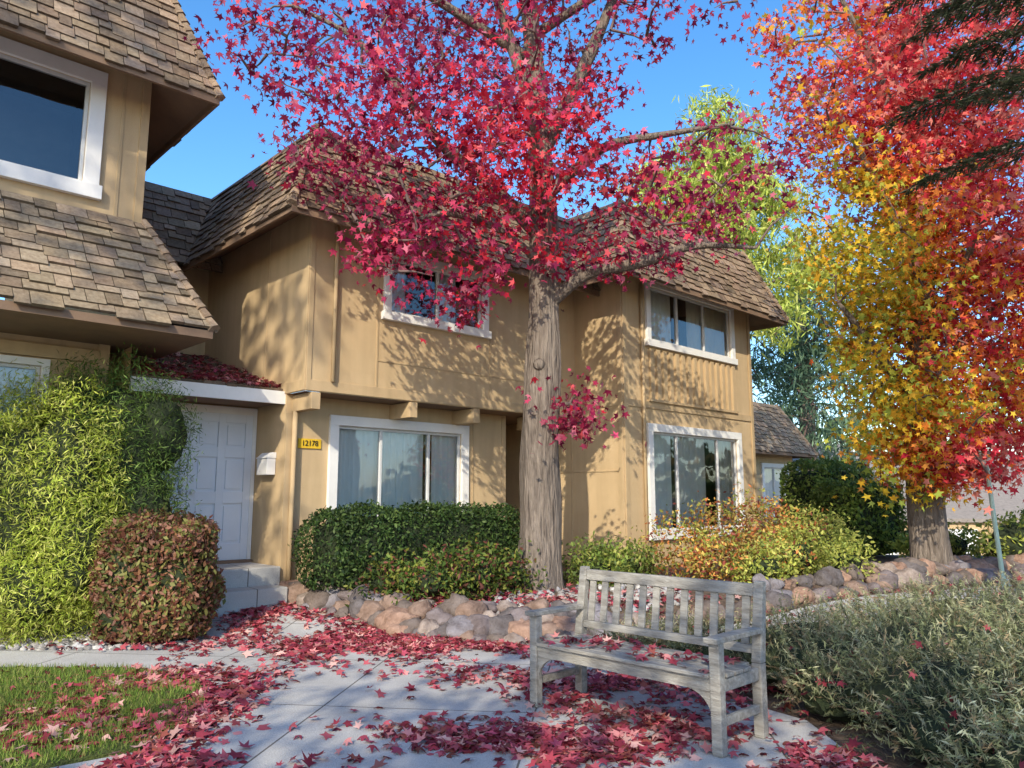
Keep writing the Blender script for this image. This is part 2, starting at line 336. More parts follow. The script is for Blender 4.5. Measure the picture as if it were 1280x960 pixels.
fl.window(TH,hl,(.33,.72),((0,.71),(.78,1)),name='living_window',trim=.14)
fr.window(TH,hr1,(.33,.66),((0,.3),(.5,1)),name='bedroom_window')
fr.window(TH,hr2,(.28,.76),((.02,.25),(.30,.66),(.78,1)),name='front_window',trim=.14)
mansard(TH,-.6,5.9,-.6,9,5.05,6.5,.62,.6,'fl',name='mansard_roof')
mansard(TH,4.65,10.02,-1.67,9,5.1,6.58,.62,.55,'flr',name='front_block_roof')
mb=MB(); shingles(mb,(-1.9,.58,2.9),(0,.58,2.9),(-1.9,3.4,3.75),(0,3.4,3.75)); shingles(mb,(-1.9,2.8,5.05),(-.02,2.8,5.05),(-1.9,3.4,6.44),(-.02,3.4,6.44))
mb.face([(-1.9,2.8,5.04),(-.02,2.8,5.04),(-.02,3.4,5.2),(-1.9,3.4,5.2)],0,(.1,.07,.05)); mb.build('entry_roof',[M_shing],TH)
mb=MB(); mb.box(-1.95,.07,.53,.578,2.72,2.89,0); mb.face([(-1.95,.58,2.74),(0,.58,2.74),(0,1.39,2.74),(-1.95,1.39,2.74)],1); mb.build('entry_fascia',[M_white,M_soffit],TH)
mb=MB(); fd=Face((-2.1,1.39),(0,1.39)); fd.wall(mb,0,2.95); mb.build('entry_wall',[M_wall],TH)
mb=MB() # double door
a=.31; b=2.04
fd.box(mb,a-.1,a,0,.05,.6,2.72,0); fd.box(mb,b,b+.055,0,.05,.6,2.72,0); fd.box(mb,a,b,0,.05,2.62,2.72,0)
for x0,x1 in ((a,a+.862),(a+.868,b)):
    fd.box(mb,x0,x1,0,.012,.64,2.62,1)
    w=(x1-x0); zz=[.64,.86,1.40,1.56,2.02,2.16,2.5,2.62]
    st=.1
    for (xa,xb) in ((x0,x0+st),(x0+w/2-st/2,x0+w/2+st/2),(x1-st,x1)): fd.box(mb,xa,xb,.012,.040,.64,2.62,1)
    for k in range(0,8,2):
        for (xa,xb) in ((x0+st,x0+w/2-st/2),(x0+w/2+st/2,x1-st)): fd.box(mb,xa,xb,.012,.039,zz[k],zz[k+1],1)
    for k in (1,3,5):
        for (xa,xb) in ((x0+st+.03,x0+w/2-st/2-.03),(x0+w/2+st/2+.03,x1-st-.03)): fd.box(mb,xa,xb,.012,.030,zz[k]+.035,zz[k+1]-.035,1)
for x in (a+.80,a+.93): mb.tube([fd.P(x,.036,1.55),fd.P(x,.09,1.55)],[.02,.034],10,2); mb.tube([fd.P(x,.036,1.72),fd.P(x,.055,1.72)],[.025,.025],10,2)
fd.box(mb,a-.1,b+.05,0,.12,.59,.638,3)
mb.build('front_door',[M_white,M_door,M_alu,M_soffit],TH,bevel=.003)
mb=MB(); fb=Face((4.03,2),(5.25,2)); fb.box(mb,.15,1.05,0,.04,.3,2.5,0); mb.build('side_door',[M_browndoor],TH)
mb=MB(); mb.box(-1.4,-.02,.42,1.385,-.1,.60); mb.box(-1.38,-.10,.05,.415,-.1,.38); mb.build('entry_steps',[M_conc],TH,bevel=.012)
mb=MB(); mb.box(-.13,-.005,.72,1.02,1.78,2.0,0); mb.hexa([(-.15,.71,2.0),(-.003,.71,2.0),(-.003,1.03,2.0),(-.15,1.03,2.0),(-.06,.71,2.08),(-.003,.71,2.08),(-.003,1.03,2.08),(-.06,1.03,2.08)],0); mb.build('wall_mailbox',[M_white],TH,bevel=.006)
mb=MB(); fl.box(mb,.19,.53,0,.02,2.14,2.27); pl=mb.build('house_number_plate',[M_yellow],TH)
cu=bpy.data.curves.new('digits','FONT'); cu.body='12178'; cu.size=.11; cu.extrude=.003; cu.align_x='CENTER'; cu.align_y='CENTER'; cu.materials.append(M_black)
o=link(bpy.data.objects.new('house_number_digits',cu)); o.parent=TH; o.location=(.36,.475,2.205); o.rotation_euler=(math.pi/2,0,0); o.scale=(.9,.95,1)
# ---------------------------------------------------------------- left townhouse
T2=empty('townhouse',(*MO,0),ANG)
mb=MB(); g1=Face((-12,.76),(-1.9,.76)); k1=(7.0,9.42,5.15,6.42); g1.wall(mb,4.5,6.9,[k1]); Face((-1.9,.76),(-1.9,9)).wall(mb,2.7,6.9)
g2=Face((-12,.9),(-2.1,.9)); k2=(6.6,9.2,1.3,2.95); g2.wall(mb,-.2,3.5,[k2]); Face((-2.1,.9),(-2.1,1.39)).wall(mb,-.2,3.5)
Face((-2.1,1.385),(-1.9,1.385)).wall(mb,2.7,3.5)
mb.build('walls',[M_wall],T2)
mb=MB(); vb(g1,10.05,4.8,6.75,.1,.03); vb(g1,9.8,4.8,6.75,.04); vb(g2,9.83,-.2,3.4,.12,.04); vb(g2,9.4,-.2,3.4,.06); g2.box(mb,0,9.77,0,.05,3.05,3.2); mb.build('battens',[M_trimtan],T2,bevel=.004)
g1.window(T2,k1,(.45,),(),trim=.17,name='upper_window'); g2.window(T2,k2,(.5,),(1,),trim=.08,name='lower_window')
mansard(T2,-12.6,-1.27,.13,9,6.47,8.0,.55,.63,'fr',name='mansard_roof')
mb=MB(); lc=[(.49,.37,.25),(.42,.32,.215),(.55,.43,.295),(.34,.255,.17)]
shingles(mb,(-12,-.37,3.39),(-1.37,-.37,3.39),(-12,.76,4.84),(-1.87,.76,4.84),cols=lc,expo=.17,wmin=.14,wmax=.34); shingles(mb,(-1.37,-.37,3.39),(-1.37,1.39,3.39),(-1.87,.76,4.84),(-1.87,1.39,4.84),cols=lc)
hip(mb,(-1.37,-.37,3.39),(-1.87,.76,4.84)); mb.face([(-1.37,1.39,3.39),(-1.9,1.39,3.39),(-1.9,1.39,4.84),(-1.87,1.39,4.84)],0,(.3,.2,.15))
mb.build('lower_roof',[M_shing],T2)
mb=MB(); mb.box(-12,-1.38,-.36,1.385,3.28,3.37,0); mb.build('lower_roof_soffit',[M_soffit],T2)
# ---------------------------------------------------------------- far townhouse
T3=empty('townhouse',(*MO,0),ANG)
mb=MB(); g3=Face((9.6,2.4),(18.2,2.4)); k3=(6.7,8.1,1.0,2.35); g3.wall(mb,-1.8,3.1,[k3]); Face((18.2,2.4),(18.2,9)).wall(mb,-1.8,3.1); mb.build('walls',[M_wall],T3)
g3.window(T3,k3,(.5,),(1,),name='window'); mansard(T3,9.6,18.75,1.85,9,2.78,4.35,.85,.55,'fr',name='mansard_roof',rise=.1)
# ---------------------------------------------------------------- distant buildings
def gable(name,c,ang,L,Dp,z0,ze,zr,wm,bays=0):
    e=empty(name,(c[0],c[1],0),ang); mb=MB(); mb.box(-L/2,L/2,0,Dp,z0,ze,0)
    for s in (-L/2,L/2): mb.face([(s,0,ze),(s,Dp,ze),(s,Dp/2,zr-.05)],0)
    for i in range(bays+1):
        x=-L/2+.1+i*(L-.2)/max(bays,1); mb.box(x-.12,x+.12,-.08,0,z0,ze,1)
        if i<bays: mb.box(x+.3,x+L/bays-.5,-.03,0,z0,ze-.35,2)
    mb.build('walls',[wm,M_trimtan,M_curt if bays else wm],e)
    r=MB(); o=.15
    for sg,(ya,yb) in ((1,(-o,Dp/2)),(-1,(Dp+o,Dp/2))):
        za=ze-.12; r.hexa([(-L/2-o,ya,za),(L/2+o,ya,za),(L/2+o,yb,zr),(-L/2-o,yb,zr),(-L/2-o,ya,za+.12),(L/2+o,ya,za+.12),(L/2+o,yb,zr+.12),(-L/2-o,yb,zr+.12)],0)
    r.build('roof',[M_groof],e); return e
gable('garage',(17.2,25.5),math.radians(-6),13,6,-1.6,.75,2.1,M_wall,5)
gable('distant_house',(14.5,34),math.radians(25),8,7,-1.5,2.2,4.0,M_grey)
gable('distant_house',(27,38),math.radians(-10),14,8,-1.5,1.8,3.6,M_grey)
# ---------------------------------------------------------------- bench
BN=empty('park_bench',(.865,5.30,.031),math.radians(-45.5)); BN.scale=(1.03,1.06,1.0)
mb=MB()
for x in (-.705,.705):
    mb.box(x-.033,x+.033,-.275,-.215,0,.62)
    mb.hexa([(x-.032,.185,0),(x+.032,.185,0),(x+.032,.25,0),(x-.032,.25,0),(x-.032,.185,.44),(x+.032,.185,.44),(x+.032,.25,.44),(x-.032,.25,.44)])
    mb.hexa([(x-.032,.185,.441),(x+.032,.185,.441),(x+.032,.25,.441),(x-.032,.25,.441),(x-.032,.255,.93),(x+.032,.255,.93),(x+.032,.30,.93),(x-.032,.30,.93)])
mb.build('legs',[M_wood],BN,bevel=.006)
mb=MB()
for x in (-.705,.705):
    mb.box(x-.045,x+.045,-.31,.20,.622,.655)
    mb.box(x-.018,x+.018,-.214,.184,.15,.20); mb.box(x-.02,x+.02,-.214,.184,.34,.415)
mb.build('arms_and_stretchers',[M_wood],BN,bevel=.007)
mb=MB()
for i in range(5): mb.box(-.735,.735,-.285+i*.094,-.285+i*.094+.083,.42,.444) if 0<i<4 else mb.box(-.67,.67,-.285+i*.094,-.285+i*.094+.083,.42,.444)
mb.build('seat_slats',[M_wood],BN,bevel=.005)
mb=MB(); mb.box(-.671,.671,-.262,-.232,.345,.418); mb.box(-.672,.672,.2,.23,.345,.418)
mb.box(-.02,.02,-.231,.199,.36,.415)
for sgn in (-1,1):
    pr=None
    for i in range(7):
        a=i/6*math.pi/2; x=.672-.17*(1-math.sin(a)); z=.345-.16*(1-math.cos(a))
        if pr: mb.hexa([(sgn*pr[0],-.258,pr[1]),(sgn*x,-.258,z),(sgn*x,-.236,z),(sgn*pr[0],-.236,pr[1]),(sgn*pr[0],-.258,.346),(sgn*x,-.258,.346),(sgn*x,-.236,.346),(sgn*pr[0],-.236,.346)])
        pr=(x,z)
mb.build('seat_rails',[M_wood],BN,bevel=.003)
mb=MB()
def yb_(z): return .22+(z-.44)*.125
def rail(z0,z1,th=.02): mb.hexa([(-.672,yb_(z0)-th,z0),(.672,yb_(z0)-th,z0),(.672,yb_(z0)+th,z0),(-.672,yb_(z0)+th,z0),(-.672,yb_(z1)-th,z1),(.672,yb_(z1)-th,z1),(.672,yb_(z1)+th,z1),(-.672,yb_(z1)+th,z1)])
rail(.835,.91); rail(.49,.54)
for i in range(12):
    x=-.672+1.344*(i+.5)/12; z0,z1,t=.541,.834,.009; w=.027
    mb.hexa([(x-w,yb_(z0)-t,z0),(x+w,yb_(z0)-t,z0),(x+w,yb_(z0)+t,z0),(x-w,yb_(z0)+t,z0),(x-w,yb_(z1)-t,z1),(x+w,yb_(z1)-t,z1),(x+w,yb_(z1)+t,z1),(x-w,yb_(z1)+t,z1)])
mb.build('backrest',[M_wood],BN,bevel=.004)
# ---------------------------------------------------------------- trees
def ell(n,c,r,surf=.45):
    d=unit(rng.normal(size=(n,3))); q=rng.uniform(0,1,size=(n,1))**surf
    return np.array(c)+d*q*np.array(r)
def smoothline(pts,k=5):
    P=[Vector(p[:3]) for p in pts]; R=[p[3] for p in pts]; out=[];ro=[]
    for i in range(len(P)-1):
        a=P[max(i-1,0)];b=P[i];c=P[i+1];d=P[min(i+2,len(P)-1)]
        for j in range(k):
            t=j/k; out.append(.5*((2*b)+(c-a)*t+(2*a-5*b+4*c-d)*t*t+(-a+3*b-3*c+d)*t**3)); ro.append(R[i]*(1-t)+R[i+1]*t)
    out.append(P[-1]); ro.append(R[-1]); return out,ro
def tree(name,trunk,limbs,ells,per,csize,lsize,colfn,shape='star',mat=None,bark=None,sides=20,dn=1.2,twr=.013,minz=None,knots=()):
    e=empty(name,tuple(trunk[0][:3])); inv=Matrix.Translation(-Vector(trunk[0][:3]))
    mb=MB(); p,r=smoothline(trunk,12 if sides>30 else 6); mb.tube(p,r,sides,wob=.22); nodesL=[np.array(q) for q in p[len(p)//3:]]
    for l in limbs:
        p,r=smoothline(l,5); mb.tube(p,r,10,wob=.2); nodesL+=[np.array(q) for q in p[2:]]
    for (a,b,ra,rb) in knots: mb.tube([a,b],[ra,rb],14)
    mats=[bark or M_bark,M_twig]
    C=np.concatenate([ell(n,c,rr) for n,c,rr in ells])
    NP=np.array(nodesL); dist=np.array([np.min(np.linalg.norm(NP-c,axis=1)) for c in C]); C=C[np.argsort(dist)]
    for c in C:
        dd=np.linalg.norm(NP-c,axis=1)+.5*np.maximum(0,NP[:,2]-c[2]); j=int(np.argmin(dd)); a=NP[j]
        mid=(a+c)/2+rng.normal(size=3)*.06*np.linalg.norm(c-a)+np.array([0,0,.08*np.linalg.norm(c-a)])
        mb.tube([a,mid,c],[twr*1.7,twr,twr*.35],5,1,cap=False)
        NP=np.vstack([NP,mid,c])
    ob=mb.build('trunk_and_branches',mats,e,smooth=True); ob.matrix_parent_inverse=inv
    n=len(C)*per; ci=np.repeat(np.arange(len(C)),per); cs=rng.uniform(.6,1.25,size=len(C))[ci]
    P=C[ci]+rng.normal(size=(n,3))*csize*cs[:,None]*np.array([1,1,.75])
    if minz: P=P[P[:,2]>minz]; 
    n=len(P)
    col=colfn(P) ; ax=rng.normal(size=(n,3))*.8; ax[:,2]-=dn; nr=rng.normal(size=(n,3)); nr[:,2]+=.5
    o=leaves('foliage',P,lsize*rng.uniform(.55,1.25,size=n),col,shape,mat or M_leafred,e,nr,ax); o.matrix_parent_inverse=inv
    return e
def vnoise(P,sc,seed=0):
    Q=P*sc+seed; return (np.sin(Q[:,0]*1.3+np.sin(Q[:,1]*.9+1.7)*1.4)+np.sin(Q[:,1]*1.1+np.sin(Q[:,2]*1.2)*1.3+.5)+np.sin(Q[:,2]*1.5+np.sin(Q[:,0]*.8)*1.2+2.1))/3
def colmag(P):
    n=len(P); a=pal([(.44,.035,.10),(.60,.07,.16),(.22,.012,.05),(.68,.18,.27),(.30,.02,.09)],n,[3,2.8,2.1,1.5,1.8],.3)
    b=pal([(.82,.05,.09),(.85,.13,.15),(.64,.02,.05)],n,None,.2)
    w=np.exp(-(((P[:,0]-.35)/1.2)**2+((P[:,2]-5.7)/1.2)**2))
    m=(rng.uniform(size=n)<w*.7+.09)[:,None]; return np.where(m,b,a)*(.95+.28*vnoise(P,2.2,6))[:,None]
tr=[(.36,10.03,.15,.42),(.36,10.03,.42,.31),(.36,10.03,1.0,.265),(.37,10.02,2.2,.24),(.41,10.0,3.4,.225),(.43,10.0,4.4,.205),(.43,10.0,5.5,.18),(.36,10.0,7,.15),(.25,10,8.5,.12),(.2,10,10.5,.07),(.2,10,12.2,.03)]
lm=[[(.43,10,4.0,.10),(1.0,9.8,4.42,.085),(1.7,9.6,4.52,.07),(2.4,9.6,4.75,.05),(3.2,9.6,4.72,.02)],
 [(.4,10,5.0,.11),(-.3,9.6,5.6,.09),(-.9,9.3,6.0,.08),(-1.4,9.1,6.6,.06),(-2.0,9.0,7.3,.04),(-2.8,8.9,7.7,.02)],
 [(.42,10,6.2,.12),(.8,9.9,7.0,.10),(1.2,9.9,7.9,.08),(1.7,9.9,9.2,.04)],
 [(.38,10,6.6,.10),(.0,9.8,7.7,.08),(-.4,9.7,9,.05)],
 [(.4,9.9,4.6,.06),(-.2,9.5,4.95,.05),(-.9,9.1,5.0,.035),(-1.5,9.0,4.7,.015)],
 [(.42,9.95,5.5,.08),(1.2,9.6,6.1,.06),(2.0,9.4,6.2,.045),(2.9,9.3,6.3,.02)],
 [(.4,9.9,5.3,.07),(.3,9.2,5.9,.05),(.2,8.5,6.3,.02)],
 [(.3,10,8,.08),(1.6,9.6,8.6,.05),(2.9,9.4,8.8,.02)],[(.3,10,7.6,.08),(-1.3,9.4,8.3,.05),(-2.4,9.1,8.6,.02)],
 [(.5,9.95,2.7,.03),(.8,9.75,2.65,.02),(.85,9.7,2.4,.01)]]
tree('sweetgum_tree',tr,lm,[(175,(.2,9.6,8.6),(3.1,2.2,2.3)),(56,(-1.2,8.7,6.1),(1.9,1.0,1.1)),(66,(.3,9.2,6.0),(1.3,1.0,1.3)),(26,(-.85,8.9,4.75),(1.0,.7,.75)),(32,(2.5,9.5,5.4),(1.5,1.1,.9)),(15,(-3.0,8.9,7.2),(.8,.8,.7)),(9,(.85,9.75,2.5),(.2,.2,.35)),(18,(1.2,9.4,4.7),(1.3,.9,.5)),(7,(-.5,9.2,3.9),(.5,.3,.6)),(8,(-1.5,9,4.6),(.5,.5,.4)),(8,(-2.2,8.8,5.6),(.5,.5,.5))],
     35,.22,.125,colmag,minz=1.5,sides=40,knots=[((.36,9.80,3.2),(.355,9.745,3.195),.085,.06)])
def colright(P):
    n=len(P); yel=pal([(.82,.58,.05),(.85,.48,.04),(.55,.56,.08),(.36,.44,.07)],n,[2.4,2,2,2],.25); org=pal([(.85,.26,.04),(.85,.36,.07),(.75,.16,.05)],n,None,.2)
    red=pal([(.72,.07,.08),(.8,.17,.15),(.58,.03,.06),(.74,.27,.22)],n,None,.25)
    g=(P[:,2]-5.6)*.32+(P[:,0]-6.4)*.42+vnoise(P,1.1,3)*.95+rng.normal(size=n)*.32
    low=np.exp(-((P[:,2]-1.9)/.8)**2)*1.8; g=g+low
    return np.where((g<-.25)[:,None],yel,np.where((g<.15)[:,None],org,red))
tr2=[(6.8,12.6,.2,.42),(6.8,12.6,.5,.32),(6.8,12.6,1.6,.27),(6.85,12.6,3,.24),(7.0,12.6,5,.2),(7.1,12.5,7.5,.15),(7.1,12.5,10,.08),(7.1,12.5,12,.03)]
lm2=[[(6.85,12.6,2.8,.1),(6.0,12.2,3.8,.07),(5.3,12,4.6,.03)],[(6.9,12.6,3.2,.1),(7.8,12.2,4.4,.07),(8.8,12,5.2,.03)],[(7,12.6,4.8,.1),(6.2,12,6.3,.06),(5.4,11.8,7.8,.03)],[(7.05,12.6,5.5,.1),(8.0,12.3,7.2,.06),(8.9,12,8.6,.03)],[(7,12.5,4,.1),(7,11.4,5,.06),(6.9,10.6,5.5,.03)],[(7.1,12.5,7,.09),(6.3,12.2,8.8,.06),(5.6,12,10.2,.03)]]
tree('sweetgum_tree',tr2,lm2,[(370,(7.0,12.2,5.2),(2.1,2.0,3.2)),(240,(6.8,12.3,8.7),(2.5,2.2,2.6)),(75,(6.9,11.6,2.6),(1.9,1.2,.9)),(24,(6.7,11.9,1.95),(1.1,.8,.4)),(110,(8.8,12.0,4.5),(1.3,1.5,2.9))],
     52,.27,.145,colright,minz=1.1,sides=32)
# background conifers
def colpine(P): n=len(P); return pal([(.50,.58,.11),(.38,.48,.09),(.60,.62,.17)],n,None,.3)
def colblue(P): n=len(P); return pal([(.14,.23,.14),(.18,.28,.17),(.10,.16,.11)],n,None,.3)
tree('pine_tree',[(7.4,25,-1,.35),(7.4,25,6,.28),(7.3,25,12,.14),(7.3,25,15,.04)],[],[(70,(7.3,25,12.8),(1.6,1.5,2.5)),(75,(5.7,25,11),(2.0,1.5,2.2)),(90,(8,25,9.3),(2.7,2,3))],130,.34,.36,colpine,'narrow',M_leaf,sides=8,twr=.03)
tree('pine_tree',[(11.3,29,-1.5,.35),(11.3,29,6,.28),(11.3,29,12,.08)],[],[(120,(11.3,29,6),(2.9,2.5,5.4))],95,.5,.45,colblue,'narrow',M_leaf,sides=8,twr=.03)
# dark conifer whose drooping boughs enter at the upper right
def coldark(P): n=len(P); return pal([(.045,.06,.03),(.07,.085,.04),(.11,.10,.06)],n,None,.3)
CT=empty('redwood_tree',(6.4,6.8,0)); mb=MB(); inv=Matrix.Translation(-Vector((6.4,6.8,0)))
mb.tube(*smoothline([(6.4,6.8,-.1,.4),(6.4,6.8,4,.3),(6.4,6.8,9,.18),(6.4,6.8,12,.05)]),12); LP=[];LA=[]
rs=random.Random(21)
for bi in range(24):
    lf=bi%2; z0=(4.75 if lf else 6.0)+bi*.16; ang=math.radians(rs.uniform(172,212) if lf else rs.uniform(-70,100)); Lb=rs.uniform(2.3,2.85)
    pts=[]
    for i in range(9):
        t=i/8; pts.append((6.4+math.cos(ang)*Lb*t,6.8+math.sin(ang)*Lb*t,z0+.25*t-.75*t*t,.035*(1-t)+.006))
    p,r=smoothline(pts,2); mb.tube(p,r,5)
    for i in range(4,len(p)):
        for sd in (-1,1):
            dv=Vector((math.cos(ang+sd*1.0),math.sin(ang+sd*1.0),-.25)); ls=.5*(1-abs(i/len(p)-.5))*rs.uniform(.7,1.1)
            q=p[i]+dv*ls; mb.tube([p[i],q],[.008,.003],4)
            for k in range(18):
                t=rs.random(); pp=p[i].lerp(q,t)
                for s2 in (-1,1):
                    LP.append(pp); a2=ang+sd*1.0+s2*.7; LA.append((math.cos(a2),math.sin(a2),-.5+rs.uniform(-.3,.2)))
ob=mb.build('trunk_and_branches',[M_bark],CT,smooth=True); ob.matrix_parent_inverse=inv
LP=np.array([tuple(q) for q in LP]); LA=np.array(LA); LP=LP+unit(LA)*.05
o=leaves('foliage',LP,.13*rng.uniform(.7,1.2,size=len(LP)),coldark(LP),'narrow',M_leaf,CT,np.c_[rng.normal(size=(len(LP),2))*.5,np.ones(len(LP))],LA); o.matrix_parent_inverse=inv
# shade trees standing behind the viewpoint
def colg(P): n=len(P); return pal([(.3,.2,.05),(.4,.12,.06),(.2,.22,.05)],n)
tree('sweetgum_tree',[(-2.3,-6,-.05,.3),(-2.3,-6,3,.22),(-2.3,-6,9,.08)],[],[(100,(-1.2,-6,5.7),(4.0,2.6,2.5))],34,.3,.24,colg,sides=10)
tree('sweetgum_tree',[(-9,-6,-.05,.35),(-9,-6,6,.25),(-8.6,-6,14,.08)],[],[(55,(-8.2,-6,13.2),(3.5,2.5,3.2))],30,.35,.26,colg,sides=10)
tree('sweetgum_tree',[(4,-9,-.05,.35),(4,-9,6,.25),(4,-9,12,.08)],[],[(26,(3.6,-9,10.5),(4.5,2.5,3.2))],30,.35,.26,colg,sides=10)
n=14000; th=rng.uniform(0,2*np.pi,n); R=rng.uniform(58,75,n); Hh=5+2.5*np.sin(th*7)+1.8*np.sin(th*17+1)+1.2*np.sin(th*41)
P=np.c_[R*np.cos(th),R*np.sin(th),rng.uniform(0,1,n)**.8*Hh-1]
leaves('distant_trees',P,rng.uniform(1.0,2.2,n),pal([(.08,.13,.04),(.13,.17,.06),(.2,.19,.06),(.3,.2,.06)],n),'oval',M_leaf)
# ---------------------------------------------------------------- shrubs
def hedge(name,c,half,hz,n,ls,cols,w=None,ang=ANG,z0=None,shape='oval',lump=.06,mat=None,core=None):
    z0=float(h(*c)) if z0 is None else z0
    e=empty(name,(c[0],c[1],z0),ang)
    q=rng.uniform(-1,1,size=(n,3))
    A=np.array([half[0]*hz*2,half[0]*hz*2,half[1]*hz*2,half[1]*hz*2,half[0]*half[1]*4]); f=rng.choice(5,size=n,p=A/A.sum())
    q[f==0,1]=-1;q[f==1,1]=1;q[f==2,0]=-1;q[f==3,0]=1;q[f==4,2]=1
    m=np.abs(q).max(1,keepdims=True); ln=(np.abs(q)**5).sum(1,keepdims=True)**.2; q=q/ln*m
    P=np.c_[q[:,0]*half[0],q[:,1]*half[1],(q[:,2]+1)/2*hz]
    nr=unit(np.c_[q[:,0]**5,q[:,1]**5,np.maximum(q[:,2],0)**5+1e-3])
    P=P+nr*(vnoise(P,6,1)[:,None]*lump+rng.normal(size=(n,1))*.035-.01)
    br=(.8+.35*vnoise(P,5,9))[:,None]
    leaves('foliage',P,ls*rng.uniform(.6,1.3,n),pal(cols,n,w)*br,shape,mat or M_leaf,e,nr+rng.normal(size=(n,3))*.8,rng.normal(size=(n,3)))
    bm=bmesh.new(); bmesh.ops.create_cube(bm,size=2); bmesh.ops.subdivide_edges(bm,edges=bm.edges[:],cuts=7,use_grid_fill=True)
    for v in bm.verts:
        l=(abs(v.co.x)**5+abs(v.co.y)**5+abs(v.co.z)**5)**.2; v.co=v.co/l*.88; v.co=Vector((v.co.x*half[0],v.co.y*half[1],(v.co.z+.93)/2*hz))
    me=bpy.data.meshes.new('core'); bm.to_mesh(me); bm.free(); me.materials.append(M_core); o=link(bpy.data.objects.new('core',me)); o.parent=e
    return e
G1=[(.05,.10,.025),(.08,.14,.035),(.12,.18,.05),(.03,.06,.02)]
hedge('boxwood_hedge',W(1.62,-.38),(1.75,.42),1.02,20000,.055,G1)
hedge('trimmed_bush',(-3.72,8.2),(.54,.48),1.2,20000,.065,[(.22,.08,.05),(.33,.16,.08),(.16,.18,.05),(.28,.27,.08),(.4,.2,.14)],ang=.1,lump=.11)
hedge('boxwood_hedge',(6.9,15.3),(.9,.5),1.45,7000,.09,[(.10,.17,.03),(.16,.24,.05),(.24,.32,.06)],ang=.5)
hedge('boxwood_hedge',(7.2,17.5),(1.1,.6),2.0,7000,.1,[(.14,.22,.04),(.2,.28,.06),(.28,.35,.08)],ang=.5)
def fluffy(name,blobs,n,ls,cols,shape='narrow',w=None,dn=.5,core=True,up=0,mat=None,cs=.74,tuft=14,spread=.75):
    c0=blobs[0][0]; e=empty(name,(c0[0],c0[1],float(h(c0[0],c0[1])))); inv=Matrix.Translation(-Vector(e.location))
    vol=np.array([b[1][0]*b[1][1]*b[1][2] for b in blobs])**.67; vol=vol/vol.sum(); Ps=[]
    for (c,r),v in zip(blobs,vol):
        k=max(1,int(n*v)); d=unit(rng.normal(size=(k,3))); q=rng.uniform(.72,1.08,size=(k,1))
        Ps.append(np.array(c)+d*q*np.array(r)*(1+.16*vnoise(d,4,c[0])[:,None]))
    P=np.concatenate(Ps); P=P[P[:,2]>h(P[:,0],P[:,1])+.02]; m=len(P)
    tc=P[rng.integers(0,m,size=m//tuft)]; P=tc[rng.integers(0,len(tc),size=m)]+rng.normal(size=(m,3))*ls*spread
    ax=rng.normal(size=(m,3))*.7; ax[:,2]+=up-dn
    br=(.85+.4*vnoise(P,4,5))[:,None]
    o=leaves('foliage',P,ls*rng.uniform(.6,1.3,m),pal(cols,m,w)*br,shape,mat or M_leaf,e,rng.normal(size=(m,3))+np.array([0,-.3,.6]),ax); o.matrix_parent_inverse=inv
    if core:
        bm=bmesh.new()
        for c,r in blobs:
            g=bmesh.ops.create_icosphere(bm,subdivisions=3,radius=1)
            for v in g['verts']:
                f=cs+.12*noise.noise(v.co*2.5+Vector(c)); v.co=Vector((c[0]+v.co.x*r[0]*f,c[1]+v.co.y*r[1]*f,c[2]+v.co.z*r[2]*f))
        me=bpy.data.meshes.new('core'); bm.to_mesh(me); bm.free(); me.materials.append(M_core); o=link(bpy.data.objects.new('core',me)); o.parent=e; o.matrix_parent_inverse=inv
    return e
YG=[(.48,.57,.08),(.58,.64,.12),(.36,.46,.06),(.68,.68,.2)]
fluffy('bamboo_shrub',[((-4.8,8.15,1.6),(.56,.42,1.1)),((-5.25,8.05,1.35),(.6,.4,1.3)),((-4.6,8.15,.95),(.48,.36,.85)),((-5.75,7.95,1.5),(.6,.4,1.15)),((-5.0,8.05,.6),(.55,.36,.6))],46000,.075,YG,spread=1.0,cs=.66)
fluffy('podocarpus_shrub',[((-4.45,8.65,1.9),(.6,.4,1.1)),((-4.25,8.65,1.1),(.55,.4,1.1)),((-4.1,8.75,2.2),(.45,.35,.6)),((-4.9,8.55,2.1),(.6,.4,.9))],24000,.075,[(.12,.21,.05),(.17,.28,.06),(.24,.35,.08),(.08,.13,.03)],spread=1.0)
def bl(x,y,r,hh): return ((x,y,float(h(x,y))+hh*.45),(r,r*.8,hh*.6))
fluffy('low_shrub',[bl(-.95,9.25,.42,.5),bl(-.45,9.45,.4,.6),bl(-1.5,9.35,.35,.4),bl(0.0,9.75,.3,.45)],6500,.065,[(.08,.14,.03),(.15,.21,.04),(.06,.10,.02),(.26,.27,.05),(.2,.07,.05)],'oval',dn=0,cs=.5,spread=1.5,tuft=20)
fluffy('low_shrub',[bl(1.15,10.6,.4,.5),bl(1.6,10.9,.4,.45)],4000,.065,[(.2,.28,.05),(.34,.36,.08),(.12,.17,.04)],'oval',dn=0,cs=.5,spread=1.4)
NC=[(.6,.2,.06),(.65,.38,.09),(.42,.42,.09),(.28,.34,.07),(.66,.5,.14),(.3,.08,.06)]
fluffy('nandina_shrub',[bl(2.4,11.2,.55,.9),bl(3.1,11.4,.5,1.05),bl(3.7,11.7,.6,1.15),bl(2.9,10.7,.5,.7),bl(3.6,11.0,.5,.7),bl(4.3,12,.6,.9)],11000,.065,NC,'oval',dn=0,core=False,tuft=24,spread=1.5)
fluffy('low_shrub',[bl(4.1,11.2,.5,.7),bl(4.7,12.0,.6,.9),bl(3.4,10.5,.4,.5),bl(4.9,11.4,.4,.5)],8000,.065,[(.45,.48,.09),(.55,.55,.14),(.28,.34,.07)],'oval',dn=0,cs=.5,spread=1.4)
